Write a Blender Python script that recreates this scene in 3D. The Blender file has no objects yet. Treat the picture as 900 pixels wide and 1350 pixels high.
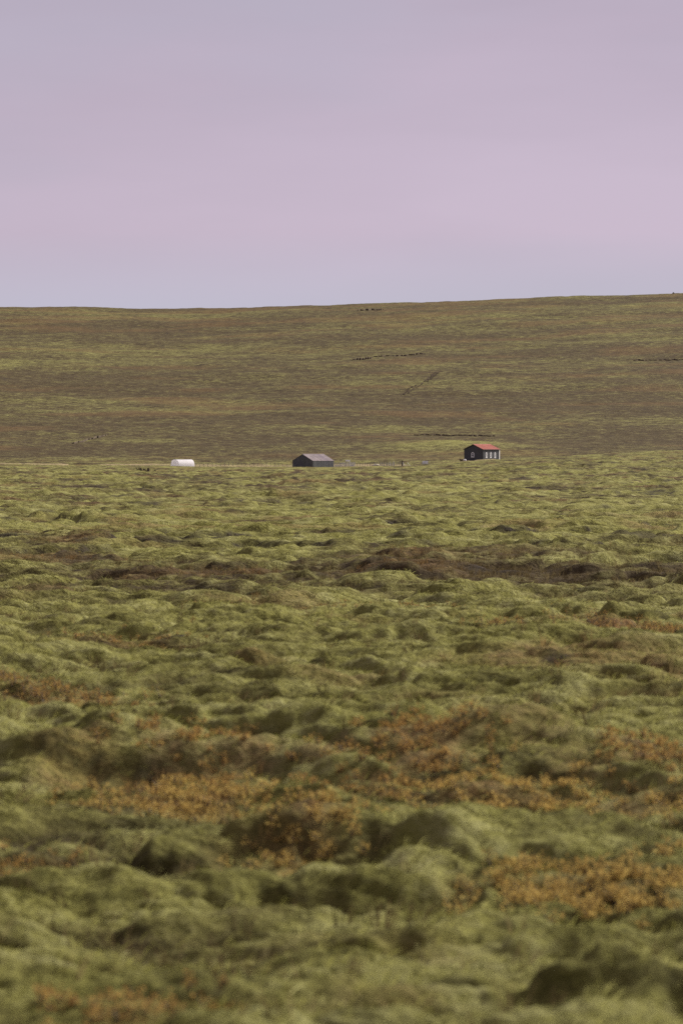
import bpy, bmesh, math, random
import numpy as np
from mathutils import Vector, Matrix

rnd = random.Random(7)
rng = np.random.default_rng(11)
scene = bpy.context.scene
COL = scene.collection

# ------------------------------------------------------------------ camera
CAM_Z = 2.0          # eye height over the near moss field
F = 3750.0           # focal length in photo pixels (100 mm on a 36 mm tall frame, 1350 px)
HORIZON = 600.0      # eye level row in the photograph
cd = bpy.data.cameras.new('camera')
cam = bpy.data.objects.new('camera', cd)
COL.objects.link(cam)
cam.location = (0, 0, CAM_Z)
cam.rotation_euler = (math.radians(90), 0, 0)
cd.sensor_fit = 'VERTICAL'
cd.sensor_height = 36.0
cd.lens = 100.0
cd.shift_y = -(675.0 - HORIZON) / 1350.0
cd.clip_start = 0.5
cd.clip_end = 30000
cd.dof.use_dof = True
cd.dof.focus_distance = 700
cd.dof.aperture_fstop = 3.8
scene.camera = cam

# ------------------------------------------------------------------ sky and sun
SUN_AZ, SUN_EL = math.radians(58), math.radians(36)     # from the right, a little behind the hill side
world = bpy.data.worlds.new('World')
scene.world = world
world.use_nodes = True
nt = world.node_tree
nt.nodes.clear()
def wn(t, **k):
    n = nt.nodes.new(t)
    for a, b in k.items():
        setattr(n, a, b)
    return n
out = wn('ShaderNodeOutputWorld')
skyt = wn('ShaderNodeTexSky', sky_type='NISHITA', sun_disc=False)
skyt.sun_elevation = SUN_EL
skyt.sun_rotation = SUN_AZ
bg1 = wn('ShaderNodeBackground'); bg1.inputs['Strength'].default_value = 0.07
bg2 = wn('ShaderNodeBackground'); bg2.inputs['Strength'].default_value = 0.62
mixs = wn('ShaderNodeMixShader'); mixs.inputs[0].default_value = 0.93
tc = wn('ShaderNodeTexCoord')
mp = wn('ShaderNodeMapping'); mp.inputs['Scale'].default_value = (2.4, 2.4, 13.0)
mp.inputs['Location'].default_value = (3.1, 1.4, 0.35)
cn = wn('ShaderNodeTexNoise'); cn.inputs['Scale'].default_value = 1.0
cn.inputs['Detail'].default_value = 5; cn.inputs['Roughness'].default_value = 0.5
cr = wn('ShaderNodeValToRGB')
cr.color_ramp.elements[0].position = 0.3; cr.color_ramp.elements[0].color = (0.465, 0.385, 0.480, 1)
cr.color_ramp.elements[1].position = 0.7; cr.color_ramp.elements[1].color = (0.590, 0.482, 0.602, 1)
L = nt.links.new
L(tc.outputs['Generated'], mp.inputs['Vector']); L(mp.outputs[0], cn.inputs['Vector'])
L(cn.outputs['Fac'], cr.inputs['Fac'])
sep = wn('ShaderNodeSeparateXYZ'); L(tc.outputs['Generated'], sep.inputs[0])
er = wn('ShaderNodeMapRange'); er.inputs['From Min'].default_value = 0.050; er.inputs['From Max'].default_value = 0.078
er.inputs['To Min'].default_value = 0.9; er.inputs['To Max'].default_value = 0.0
L(sep.outputs['Z'], er.inputs['Value'])
hm = wn('ShaderNodeMix', data_type='RGBA'); L(er.outputs[0], hm.inputs['Factor'])
L(cr.outputs['Color'], hm.inputs['A']); hm.inputs['B'].default_value = (0.515, 0.500, 0.620, 1)
mp2 = wn('ShaderNodeMapping'); mp2.inputs['Scale'].default_value = (-3.2, 3.2, 11.0); mp2.inputs['Location'].default_value = (0.4, 7.7, 2.3)
cn2 = wn('ShaderNodeTexNoise'); cn2.inputs['Scale'].default_value = 1.0; cn2.inputs['Detail'].default_value = 4
L(tc.outputs['Generated'], mp2.inputs['Vector']); L(mp2.outputs[0], cn2.inputs['Vector'])
hr = wn('ShaderNodeMapRange'); hr.inputs['From Min'].default_value = 0.48; hr.inputs['From Max'].default_value = 0.75; hr.inputs['To Max'].default_value = 0.8
L(cn2.outputs['Fac'], hr.inputs['Value'])
bl = wn('ShaderNodeMix', data_type='RGBA'); L(hr.outputs[0], bl.inputs['Factor']); L(hm.outputs['Result'], bl.inputs['A'])
bl.inputs['B'].default_value = (0.480, 0.450, 0.555, 1)
L(bl.outputs['Result'], bg2.inputs['Color'])
L(skyt.outputs[0], bg1.inputs['Color'])
L(bg1.outputs[0], mixs.inputs[1]); L(bg2.outputs[0], mixs.inputs[2]); L(mixs.outputs[0], out.inputs['Surface'])

sd = bpy.data.lights.new('sun', 'SUN')
sun = bpy.data.objects.new('sun', sd); COL.objects.link(sun)
sd.energy = 5.0; sd.angle = math.radians(12); sd.color = (1.0, 0.95, 0.87)
sdir = Vector((math.sin(SUN_AZ) * math.cos(SUN_EL), math.cos(SUN_AZ) * math.cos(SUN_EL), math.sin(SUN_EL)))
sun.rotation_euler = (-sdir).to_track_quat('-Z', 'Y').to_euler()
sun.location = (60, 200, 120)

vs = scene.view_settings
vs.view_transform = 'Standard'; vs.look = 'None'; vs.exposure = 0.68; vs.gamma = 1.0
vs.use_curve_mapping = False
scene.render.engine = 'CYCLES'
scene.cycles.use_denoising = False
scene.cycles.max_bounces = 6
scene.cycles.volume_bounces = 0
scene.cycles.use_adaptive_sampling = False

# ------------------------------------------------------------------ small helpers
def tag(o, label=None, cat=None, group=None, kind=None):
    if label: o['label'] = label
    if cat: o['category'] = cat
    if group: o['group'] = group
    if kind: o['kind'] = kind
    return o

def empty(name, loc=(0, 0, 0), rz=0.0):
    o = bpy.data.objects.new(name, None)
    o.empty_display_size = 0.5
    COL.objects.link(o); o.location = loc; o.rotation_euler = (0, 0, rz)
    return o

def mesh_obj(name, verts, faces, mat=None, parent=None, smooth=False):
    me = bpy.data.meshes.new(name)
    me.from_pydata([tuple(v) for v in verts], [], faces)
    me.update()
    if smooth:
        me.polygons.foreach_set('use_smooth', [True] * len(me.polygons))
    if mat: me.materials.append(mat)
    o = bpy.data.objects.new(name, me); COL.objects.link(o)
    if parent: o.parent = parent
    return o

class MB:
    def __init__(s): s.v = []; s.f = []
    def box(s, c, d, rx=0, ry=0, rz=0):
        m = Matrix.Rotation(rz, 3, 'Z') @ Matrix.Rotation(ry, 3, 'Y') @ Matrix.Rotation(rx, 3, 'X')
        b = len(s.v)
        for i in (-1, 1):
            for j in (-1, 1):
                for k in (-1, 1):
                    s.v.append(Vector(c) + m @ Vector((i * d[0] / 2, j * d[1] / 2, k * d[2] / 2)))
        for q in ((0, 1, 3, 2), (4, 6, 7, 5), (0, 4, 5, 1), (2, 3, 7, 6), (0, 2, 6, 4), (1, 5, 7, 3)):
            s.f.append(tuple(b + i for i in q))
        return s
    def bar(s, p, q, r, n=6, r2=None):
        p, q = Vector(p), Vector(q); r2 = r if r2 is None else r2
        z = (q - p).normalized(); x = z.orthogonal().normalized(); y = z.cross(x)
        b = len(s.v)
        for pt, rr in ((p, r), (q, r2)):
            for i in range(n):
                a = 2 * math.pi * i / n
                s.v.append(pt + (x * math.cos(a) + y * math.sin(a)) * rr)
        for i in range(n):
            j = (i + 1) % n
            s.f.append((b + i, b + j, b + n + j, b + n + i))
        s.f.append(tuple(b + i for i in reversed(range(n)))); s.f.append(tuple(b + n + i for i in range(n)))
        return s
    def prism(s, prof, a, b):
        """prof: list of (u, w); extruded along local x... returns faces between y=a and y=b (u = x, w = z)"""
        k = len(s.v); n = len(prof)
        for y in (a, b):
            for u, w in prof: s.v.append(Vector((u, y, w)))
        for i in range(n):
            j = (i + 1) % n
            s.f.append((k + i, k + j, k + n + j, k + n + i))
        s.f.append(tuple(k + i for i in reversed(range(n)))); s.f.append(tuple(k + n + i for i in range(n)))
        return s
    def build(s, name, mat, parent=None, smooth=False):
        return mesh_obj(name, s.v, s.f, mat, parent, smooth)

# ------------------------------------------------------------------ materials
def new_mat(name):
    m = bpy.data.materials.new(name); m.use_nodes = True
    t = m.node_tree; t.nodes.clear()
    o = t.nodes.new('ShaderNodeOutputMaterial'); b = t.nodes.new('ShaderNodeBsdfPrincipled')
    t.links.new(b.outputs[0], o.inputs['Surface'])
    return m, t, b, o

def worn(name, c1, c2, scale=3.0, rough=0.7, stretch=(1, 1, 1), spec=0.3, metal=0.0, bump=0.0, lo=0.35, hi=0.65):
    m, t, b, o = new_mat(name)
    co = t.nodes.new('ShaderNodeTexCoord'); mpn = t.nodes.new('ShaderNodeMapping')
    mpn.inputs['Scale'].default_value = stretch
    n = t.nodes.new('ShaderNodeTexNoise'); n.inputs['Scale'].default_value = scale; n.inputs['Detail'].default_value = 6
    r = t.nodes.new('ShaderNodeValToRGB')
    r.color_ramp.elements[0].position = lo; r.color_ramp.elements[0].color = (*c1, 1)
    r.color_ramp.elements[1].position = hi; r.color_ramp.elements[1].color = (*c2, 1)
    oi = t.nodes.new('ShaderNodeObjectInfo'); ad = t.nodes.new('ShaderNodeMath'); ad.operation = 'MULTIPLY_ADD'
    ad.inputs[1].default_value = 0.16; 
    sb = t.nodes.new('ShaderNodeMath'); sb.operation = 'ADD'; sb.inputs[1].default_value = -0.08
    t.links.new(co.outputs['Object'], mpn.inputs[0]); t.links.new(mpn.outputs[0], n.inputs['Vector'])
    t.links.new(oi.outputs['Random'], ad.inputs[0]); t.links.new(n.outputs['Fac'], ad.inputs[2])
    t.links.new(ad.outputs[0], sb.inputs[0]); t.links.new(sb.outputs[0], r.inputs['Fac'])
    t.links.new(r.outputs[0], b.inputs['Base Color'])
    b.inputs['Roughness'].default_value = rough; b.inputs['Specular IOR Level'].default_value = spec
    b.inputs['Metallic'].default_value = metal
    if bump:
        bp = t.nodes.new('ShaderNodeBump'); bp.inputs['Strength'].default_value = bump; bp.inputs['Distance'].default_value = 0.03
        t.links.new(n.outputs['Fac'], bp.inputs['Height']); t.links.new(bp.outputs[0], b.inputs['Normal'])
    return m

# ------------------------------------------------------------------ noise
def _hash(ix, iy, seed):
    h = (ix.astype(np.int64) * 374761393 + iy.astype(np.int64) * 668265263 + seed * 362437) & 0xffffffff
    h = ((h ^ (h >> 13)) * 1274126177) & 0xffffffff
    return (h ^ (h >> 16)) & 0xffffffff

_ANG = np.linspace(0, 2 * np.pi, 64, endpoint=False)
_GX, _GY = np.cos(_ANG).astype(np.float32), np.sin(_ANG).astype(np.float32)
def perlin(x, y, seed=0):
    xf, yf = np.floor(x), np.floor(y)
    u, v = (x - xf).astype(np.float32), (y - yf).astype(np.float32)
    xi, yi = xf.astype(np.int64), yf.astype(np.int64)
    def g(a, b):
        k = _hash(xi + a, yi + b, seed) & 63
        return _GX[k] * (u - a) + _GY[k] * (v - b)
    fu = u * u * u * (u * (u * 6 - 15) + 10); fv = v * v * v * (v * (v * 6 - 15) + 10)
    n0 = g(0, 0) * (1 - fu) + g(1, 0) * fu
    n1 = g(0, 1) * (1 - fu) + g(1, 1) * fu
    return (n0 * (1 - fv) + n1 * fv) * 1.5      # about -1..1

def fbm(x, y, seed, octv=3, gain=0.5):
    s = np.zeros_like(x, dtype=np.float32); a = 1.0; f = 1.0
    for i in range(octv):
        s += a * perlin(x * f, y * f, seed + i * 17); a *= gain; f *= 2.03
    return s

def sstep(a, b, x):
    t = np.clip((x - a) / (b - a), 0, 1)
    return t * t * (3 - 2 * t)

def domes(x, y, cell, seed, aniso=2.0, power=0.52):
    """rounded cushions, one per jittered cell: 0..1"""
    gx, gy = x / (cell * aniso), y / cell
    ix, iy = np.floor(gx), np.floor(gy)
    best = np.zeros(x.shape, np.float32)
    for a in (-1, 0, 1):
        for b in (-1, 0, 1):
            cx, cy = ix + a, iy + b
            h = _hash(cx, cy, seed)
            jx = (h & 255) / 255.0; jy = ((h >> 8) & 255) / 255.0
            R = 0.48 + 0.55 * (((h >> 16) & 255) / 255.0) ** 1.3
            hh = 0.35 + 0.65 * ((h >> 24) & 255) / 255.0
            dy = gy - cy - jy; dy = np.where(dy < 0, dy * 1.3, dy * .92)
            r2 = ((gx - cx - jx) ** 2 + dy ** 2) / (R * R)
            v = hh * np.clip(1 - r2, 0, None) ** power
            best = np.maximum(best, v)
    return best

# ------------------------------------------------------------------ terrain
def smooth_table(ys, zs, y):
    return np.interp(y, ys, zs)

# centre line: (distance, height)
_ky = [-200, 0, 10, 24, 33, 38.5, 41, 46, 53, 60, 80, 97, 150, 300, 500, 700, 765, 830, 862, 885, 905]
_kz = [0, 0, 0, -.04, 0.0, 0.02, -.10, -.60, -1.05, -1.15, -1.13, -0.98, -1.12, -1.2, -1.2, -1.25, -1.28, -1.62, -1.42, -1.15, -1.10]
_hill = [(930, 609.5), (970, 602), (1050, 581), (1150, 556), (1300, 520), (1500, 477), (1700, 444), (1850, 422), (1950, 411),
         (2000, 407), (2040, 405.2), (2080, 405)]
for d_, p_ in _hill:
    _ky.append(d_); _kz.append(CAM_Z + (HORIZON - p_) * d_ / F)
_ky += [2150, 2400, 4800]; _kz += [110.5, 113, 100]
_ty = np.concatenate([np.linspace(-200, 6, 50), np.exp(np.linspace(math.log(6.2), math.log(4800), 6000))])
_tz = np.interp(_ty, _ky, _kz)
_k = np.hanning(61); _k /= _k.sum()
_tz = np.concatenate([_tz[:50], np.convolve(np.pad(_tz[50:], 30, mode='edge'), _k, 'valid')])

_rx = np.array([-400, -91, -40, -6, 22, 32, 42.6, 63, 91, 150, 400])
_rz = np.array([-.2, -.55, -1.2, -1.4, -.75, 0.05, .85, 1.85, 3.3, 5.0, 7.0]) + 1.28
_sx = (np.array([-2000, -300, 0, 100, 230, 300, 400, 480, 600, 700, 800, 886, 1300, 3000]) - 450) * 2040 / F
_sz = (405 - np.array([398, 402, 404, 404.5, 407, 405.5, 402, 400, 397, 394, 391, 388.3, 376, 360])) * 2040 / F

# the largest moss cushions of the near field: (centre column, width, top row, foot row) as seen from the camera
MOUNDS = [(545, 420, 1200, 1292), (800, 330, 1296, 1385), (100, 300, 1300, 1385), (305, 240, 1128, 1192), (722, 125, 1122, 1176),
          (118, 90, 1052, 1102), (72, 90, 1040, 1078), (38, 110, 948, 992), (442, 92, 966, 1016), (778, 90, 832, 869),
          (714, 100, 968, 1016), (740, 170, 1056, 1106), (665, 150, 1012, 1050), (400, 110, 914, 946), (205, 100, 906, 930),
          (655, 80, 895, 920), (556, 70, 900, 922), (520, 80, 852, 876), (392, 80, 830, 856), (250, 90, 848, 866),
          (35, 120, 1062, 1118), (215, 80, 1086, 1122), (450, 110, 1076, 1108), (230, 110, 1232, 1272), (80, 190, 1238, 1284),
          (850, 110, 1035, 1062), (600, 200, 985, 1012), (300, 150, 938, 962), (760, 110, 915, 950), (150, 110, 990, 1010),
          (560, 110, 1120, 1160), (340, 120, 1080, 1112), (860, 130, 1180, 1235), (690, 200, 1262, 1300), (400, 170, 1258, 1300),
          (100, 170, 1140, 1180), (480, 170, 1150, 1190), (820, 110, 880, 905), (90, 110, 880, 898), (700, 90, 845, 868)]
_M = []
for (c_, w_, t_, b_) in MOUNDS:
    d_ = F * CAM_Z / (b_ - HORIZON)
    w = w_ * d_ / F
    _M.append(((c_ - 450) * d_ / F, d_ + 0.36 * w, w * 0.64, max(0.34, w * 0.46), (b_ - t_) * d_ / F * 1.12))
# cushions and peat banks of the field beyond the dip
MID = [(160, 120, 728, 742), (190, 90, 714, 728), (400, 70, 736, 749), (540, 40, 713, 724), (590, 60, 738, 754), (322, 44, 756, 768),
       (210, 70, 717, 727), (262, 40, 746, 757), (195, 60, 751, 761), (60, 60, 710, 721), (20, 60, 714, 724), (470, 40, 745, 756),
       (845, 40, 738, 748), (770, 70, 735, 744), (820, 30, 780, 789), (700, 40, 745, 752), (565, 50, 775, 786), (655, 46, 752, 760),
       (680, 50, 728, 736), (300, 110, 723, 734), (460, 90, 722, 732), (840, 70, 692, 698), (640, 50, 700, 706), (740, 70, 688, 694)]
for (c_, w_, t_, b_) in MID:
    d_ = F * (CAM_Z + 1.08) / (b_ - HORIZON)
    w = w_ * d_ / F
    _M.append(((c_ - 450) * d_ / F, d_ + 0.4 * w, max(.6, w * 0.6), max(0.7, w * 0.45), min(.4, (b_ - t_) * d_ / F * .85)))

# level pads under the buildings: x, y, radius, height
PADS = [(44.5, 855.5, 9.0, 0.10), (-8.0, 858.0, 10.0, -1.93), (-47.5, 853.0, 6.0, -1.66), (15.0, 866.0, 17.0, -1.45)]

def height(x, y, parts=False):
    x = np.asarray(x, np.float64); y = np.asarray(y, np.float64)
    z = np.interp(y, _ty, _tz)
    ramp = sstep(240, 690, y) * (1 - sstep(835, 960, y))
    z = z + ramp * np.interp(x, _rx, _rz)
    z = z + sstep(1000, 1950, y) * np.interp(x * 2040 / np.maximum(y, 900), _sx, _sz)
    far = sstep(140, 300, y); hill = sstep(880, 1000, y)
    # broad swells
    z = z + 0.10 * perlin(x / 5.5, y / 5.5, 3) * (1 - sstep(46, 60, y))
    z = z + 0.16 * perlin(x / 14, y / 22, 5) * sstep(52, 80, y) * (1 - hill)
    z = z + 0.22 * perlin(x / 45, y / 80, 6) * sstep(150, 300, y) * (1 - hill)
    z = z + hill * sstep(900, 1300, y) * (1.5 * perlin(x / 190, y / 150, 8) + 0.9 * perlin(x / 60, y / 42, 9) + 0.45 * perlin(x / 22, y / 16, 10))
    # green knoll behind the house
    z = z + 2.1 * np.exp(-((x - 40) / 24.0) ** 2 - ((y - 1015) / 22.0) ** 2)
    # small terraces with steep fronts towards the camera
    tn = fbm(x / 9.0, y / 5.5, 31, 3)
    amp = 0.12 + 0.13 * sstep(55, 90, y) + 0.22 * far - 0.25 * hill
    lam = 1.0
    tn2 = fbm(x / 34.0, y / 15.0, 37, 3)
    z = z + amp * ((sstep(-0.05, 0.05, tn) - 0.5) * (1 - far) + far * (sstep(-0.04, 0.04, tn2) - 0.5 + 0.5 * (sstep(-0.04, 0.04, tn) - 0.5)))
    # cushions
    near = 1 - sstep(44, 56, y)
    wx = x + 0.16 * perlin(x / .7, y / .7, 21) + 0.05 * perlin(x / .21, y / .21, 23)
    wy = y + 0.20 * perlin(x / .8, y / .8, 22) + 0.05 * perlin(x / .23, y / .23, 24)
    d1 = domes(wx, wy, 0.60, 41)
    d2 = domes(wx, wy, 0.30, 43)
    lush = sstep(-0.55, 0.15, fbm(x / 3.2, y / 4.2, 51, 2))
    hum = (0.20 * d1 * (0.35 + 0.65 * lush) + 0.15 * d2 * (0.5 + 0.5 * lush) + 0.13 * domes(wx, wy, 0.46, 46, 2.8) + 0.03 * domes(wx, wy, 0.16, 44)) * near
    mid = sstep(48, 60, y) * (1 - sstep(420, 800, y))
    d3 = domes(x + 0.4 * perlin(x / 1.7, y / 1.7, 25), y + 0.5 * perlin(x / 1.9, y / 1.9, 26), 0.80, 45)
    d4 = domes(wx, wy, 0.42, 47)
    pat = np.maximum(sstep(-0.35, 0.35, fbm(x / 10, y / 14, 53, 2)), .85 * (1 - sstep(84, 98, y)))
    hum = hum + mid * (0.40 * d3 * (0.2 + 0.8 * pat) * sstep(-.5, .2, perlin(x / 3.1, y / 2.6, 54)) + 0.18 * d4)
    d5 = domes(x + 1.2 * perlin(x / 5, y / 5, 27), y + 1.2 * perlin(x / 5, y / 5, 28), 4.2, 49)
    hum = hum + far * d5 * 0.42 * (1 - 0.7 * hill) * (1 - .6 * sstep(600, 700, y) * (1 - hill))
    big = np.zeros_like(z); halo = np.zeros_like(z)
    for (mx, my, ra, rb, hh) in _M:
        sel = (np.abs(x - mx) < ra * 1.7) & (np.abs(y - my) < rb * 2.4)
        if not sel.any(): continue
        qx = (wx[sel] - mx) / ra; qy = (wy[sel] - my) / rb
        v = hh * np.clip(1 - qx * qx - qy * qy, 0, None) ** 0.55
        big[sel] = np.maximum(big[sel], v * .62)
        halo[sel] = np.maximum(halo[sel], np.exp(-np.clip(((x[sel] - mx) / (ra * 1.1)) ** 2 + ((y[sel] - my + .35 * rb) / (rb * 1.25)) ** 2, 0, 9) ** 2))
    hum = hum * (1 - .5 * halo); hum = np.maximum(hum, big + 0.6 * hum)
    hum = hum + (0.018 * perlin(x / .16, y / .16, 61) + 0.009 * perlin(x / .07, y / .07, 62)) * near
    hum = hum + (0.05 * perlin(x / .45, y / .45, 63)) * mid
    z = z + hum - (.46 - .08 * sstep(600, 700, y)) * far * (1 - hill) - (.21 + .25 * sstep(22, 37, y)) * near - .30 * mid * (1 - far)
    for (px_, py_, r_, pz_) in PADS:
        w = np.exp(-(((x - px_) / r_) ** 2 + ((y - py_) / (r_ * 1.1)) ** 2) ** 2)
        z = z * (1 - w) + pz_ * w
    if parts:
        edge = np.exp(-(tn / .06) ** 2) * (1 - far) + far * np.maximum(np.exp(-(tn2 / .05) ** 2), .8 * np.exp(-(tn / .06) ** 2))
        return z, hum, big, lush, pat, far, hill, d1, edge
    return z

def hit(px, py):
    """first ground point on the line of sight through a photo pixel"""
    y = np.exp(np.linspace(math.log(6.5), math.log(2300), 9000))
    x = (px - 450) / F * y
    ray = CAM_Z - (py - HORIZON) / F * y
    h = height(x, y)
    i = int(np.argmax(h >= ray))
    return Vector((x[i], y[i], h[i]))

# rust and gold dwarf willow patches: column, row, half width px, half depth m, strength
PATCH = [(800, 1180, 115, .40, 1.0), (235, 1062, 90, .50, 1.0), (660, 1062, 95, .45, .95), (555, 972, 62, .55, .9),
         (790, 818, 115, 1.3, 1.0), (60, 917, 85, .8, .85), (855, 992, 50, .6, .8), (275, 997, 85, .7, .8), (390, 1066, 60, .5, .8),
         (470, 800, 150, 1.6, .75), (440, 890, 60, .9, .55), (150, 850, 70, 1.0, .6), (310, 1130, 40, .3, .4), (470, 1030, 60, .5, .6),
         (610, 945, 50, .6, .5), (850, 1060, 60, .5, .7), (20, 1150, 60, .5, .55), (200, 1335, 90, .3, .5), (500, 1310, 80, .3, .5),
         (330, 860, 50, .8, .5), (700, 930, 60, .8, .5), (100, 1010, 60, .6, .6), (430, 985, 40, .4, .5), (870, 905, 50, .8, .5),
         (760, 1010, 50, .5, .5), (620, 1170, 40, .3, .4)]
PG = []
for (c_, r_, w_, dd_, s_) in PATCH:
    p = hit(c_, r_)
    PG.append((p.x, p.y, w_ * p.y / F, dd_, s_))

def cover(x, y, H=None):
    """what grows where: moss, rust, bare peat, straw (each 0..1)"""
    z, hum, big, lush, pat, far, hill, d1, edge = H if H is not None else height(x, y, True)
    near = 1 - sstep(44, 58, y)
    n_a = fbm(x / 1.1, y / 1.3, 71, 3); n_b = fbm(x / 6, y / 9, 73, 3)
    n_c = fbm(x / 30, y / 22, 75, 3); n_d = fbm(x / 230, y / 95, 77, 5, .6)
    moss = near * np.clip(0.42 + 2.6 * hum + 0.38 * n_a + 0.26 * n_b, 0, 1)
    # hollow beyond the dip is grassier, the plain behind is green again
    holl = sstep(48, 60, y) * (1 - sstep(84, 98, y))
    moss = moss + (1 - near) * (1 - hill) * np.clip(0.60 - 0.30 * holl + 0.9 * hum * (1 - far) + 0.42 * n_b + 0.35 * n_c, 0, 1)
    moss = moss + hill * np.clip(0.20 - .16 * (1 - sstep(1050, 1400, y)) + 0.29 * n_d + 0.20 * n_c + 0.85 * np.exp(-((x - 35) / 30.0) ** 2 - ((y - 1012) / 30.0) ** 2), 0, 1)
    rust = np.zeros_like(z)
    for (px_, py_, rx_, ry_, s_) in PG:
        q = ((x - px_) / rx_) ** 2 + ((y - py_) / ry_) ** 2
        rust = np.maximum(rust, s_ * np.exp(-q * q * 0.8))
    rust = rust * np.clip(0.8 + 0.6 * n_a, 0, 1) * near
    rust = rust + 0.65 * near * sstep(-0.1, 0.65, n_b - 1.8 * hum + .35 * n_a)
    rust = rust + (1 - near) * (1 - hill) * (0.5 * sstep(0.15, 0.9, -n_b + 0.5 * n_c) + 0.0 * holl)
    rust = rust + hill * (0.42 * sstep(0.05, 0.7, fbm(x / 110, y / 45, 83, 4, .6) + 0.35 * sstep(1500, 1950, y) - 0.12))
    soil = 0.8 * near * sstep(0.45, 0.8, fbm(x / .8, y / .6, 85, 2) - 1.2 * hum)
    soil = soil + (1 - near) * 0.7 * sstep(0.42, 0.75, fbm(x / 5, y / 5, 87, 3) - 0.15 * moss) * (1 - 0.6 * hill)
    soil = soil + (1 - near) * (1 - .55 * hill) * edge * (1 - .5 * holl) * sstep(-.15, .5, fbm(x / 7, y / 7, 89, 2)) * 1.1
    straw = sstep(862, 872, y) * (1 - sstep(893, 908, y)) * (1 - sstep(25, 45, x)) * np.clip(0.75 + 0.4 * n_c, 0, 1)
    straw = np.maximum(straw, np.exp(-(((x - 46) / 12) ** 2 + ((y - 838) / 12) ** 2)) * 0.8)
    return np.clip(moss, 0, 1), np.clip(rust, 0, 1), np.clip(soil, 0, 1), np.clip(straw, 0, 1)

C_MOSS_D = (0.072, 0.069, 0.018); C_MOSS = (0.166, 0.158, 0.041); C_MOSS_P = (0.252, 0.242, 0.098)
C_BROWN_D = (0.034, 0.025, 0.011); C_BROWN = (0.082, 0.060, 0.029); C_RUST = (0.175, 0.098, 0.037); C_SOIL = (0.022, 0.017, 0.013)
C_STRAW = (0.32, 0.25, 0.145)

def ground_material():
    m, t, b, o = new_mat('moss_heath')
    N = t.nodes.new; K = t.links.new
    co = N('ShaderNodeTexCoord')
    def noise(scale, detail, rough, stretch=(1, 1, 1)):
        mpn = N('ShaderNodeMapping'); mpn.inputs['Scale'].default_value = stretch
        n = N('ShaderNodeTexNoise'); n.inputs['Scale'].default_value = scale; n.inputs['Detail'].default_value = detail
        n.inputs['Roughness'].default_value = rough
        K(co.outputs['Object'], mpn.inputs[0]); K(mpn.outputs[0], n.inputs['Vector'])
        return n.outputs['Fac']
    def ramp(fac, stops):
        r = N('ShaderNodeValToRGB'); e = r.color_ramp.elements
        while len(e) < len(stops): e.new(0.5)
        for k, (p, c) in enumerate(stops): e[k].position = p; e[k].color = (*c, 1)
        K(fac, r.inputs['Fac']); return r.outputs['Color']
    def mix(f, a, c):
        x = N('ShaderNodeMix'); x.data_type = 'RGBA'
        K(f, x.inputs['Factor']); K(a, x.inputs['A']); K(c, x.inputs['B']); return x.outputs['Result']
    def math2(op, a, c, clamp=False):
        x = N('ShaderNodeMath'); x.operation = op; x.use_clamp = clamp
        for i, q in enumerate((a, c)):
            if isinstance(q, (int, float)): x.inputs[i].default_value = q
            else: K(q, x.inputs[i])
        return x.outputs[0]
    n_f = noise(13.0, 9, 0.68)                 # strands and sprigs
    n_m = noise(1.7, 6, 0.62, (0.7, 1, 1))     # tussock mottling
    n_s = noise(0.34, 7, 0.66, (0.75, 1, 1))   # heath mottling far off
    at = N('ShaderNodeAttribute'); at.attribute_name = 'cover'
    sp = N('ShaderNodeSeparateColor'); K(at.outputs['Color'], sp.inputs[0])
    moss_c = ramp(math2('ADD', math2('MULTIPLY', n_f, 0.35), math2('ADD', math2('MULTIPLY', n_m, 0.4), math2('MULTIPLY', n_s, 0.25))),
                  [(0.385, C_MOSS_D), (0.49, C_MOSS), (0.62, C_MOSS_P)])
    brown_c = ramp(math2('ADD', math2('MULTIPLY', n_f, 0.3), math2('ADD', math2('MULTIPLY', n_m, 0.4), math2('MULTIPLY', n_s, 0.3))), [(0.41, C_BROWN_D), (0.58, C_BROWN)])
    rust_c = ramp(n_f, [(0.36, C_BROWN), (0.6, C_RUST)])
    straw_c = ramp(n_m, [(0.35, (0.20, 0.16, 0.085)), (0.65, C_STRAW)])
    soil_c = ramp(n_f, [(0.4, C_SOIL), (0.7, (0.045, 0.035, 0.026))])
    def thr(ch, k=1.9, n1=n_m, n2=n_s):
        nn = math2('SUBTRACT', math2('ADD', math2('MULTIPLY', n1, 0.9), math2('MULTIPLY', n2, 1.1)), 1.0)
        return math2('ADD', math2('MULTIPLY', math2('SUBTRACT', ch, 0.5), 1.25), math2('ADD', math2('MULTIPLY', nn, k), 0.5), True)
    col = mix(thr(sp.outputs[0], 2.6), brown_c, moss_c)
    gate = lambda ch, k: math2('MULTIPLY', math2('MULTIPLY', ch, 1.0), math2('ADD', math2('MULTIPLY', math2('SUBTRACT', n_m, 0.5), k), 0.85), True)
    col = mix(gate(sp.outputs[1], 3.0), col, rust_c)
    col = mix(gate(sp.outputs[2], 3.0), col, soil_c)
    col = mix(gate(at.outputs['Alpha'], 1.0), col, straw_c)
    K(col, b.inputs['Base Color'])
    b.inputs['Roughness'].default_value = 0.95; b.inputs['Specular IOR Level'].default_value = 0.08
    hsum = math2('ADD', math2('MULTIPLY', n_f, 0.085), math2('ADD', math2('MULTIPLY', n_m, 0.26), math2('MULTIPLY', n_s, 0.9)))
    bp = N('ShaderNodeBump'); bp.inputs['Strength'].default_value = 0.9; bp.inputs['Distance'].default_value = 1.0
    K(hsum, bp.inputs['Height']); K(bp.outputs[0], b.inputs['Normal'])
    return m

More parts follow.
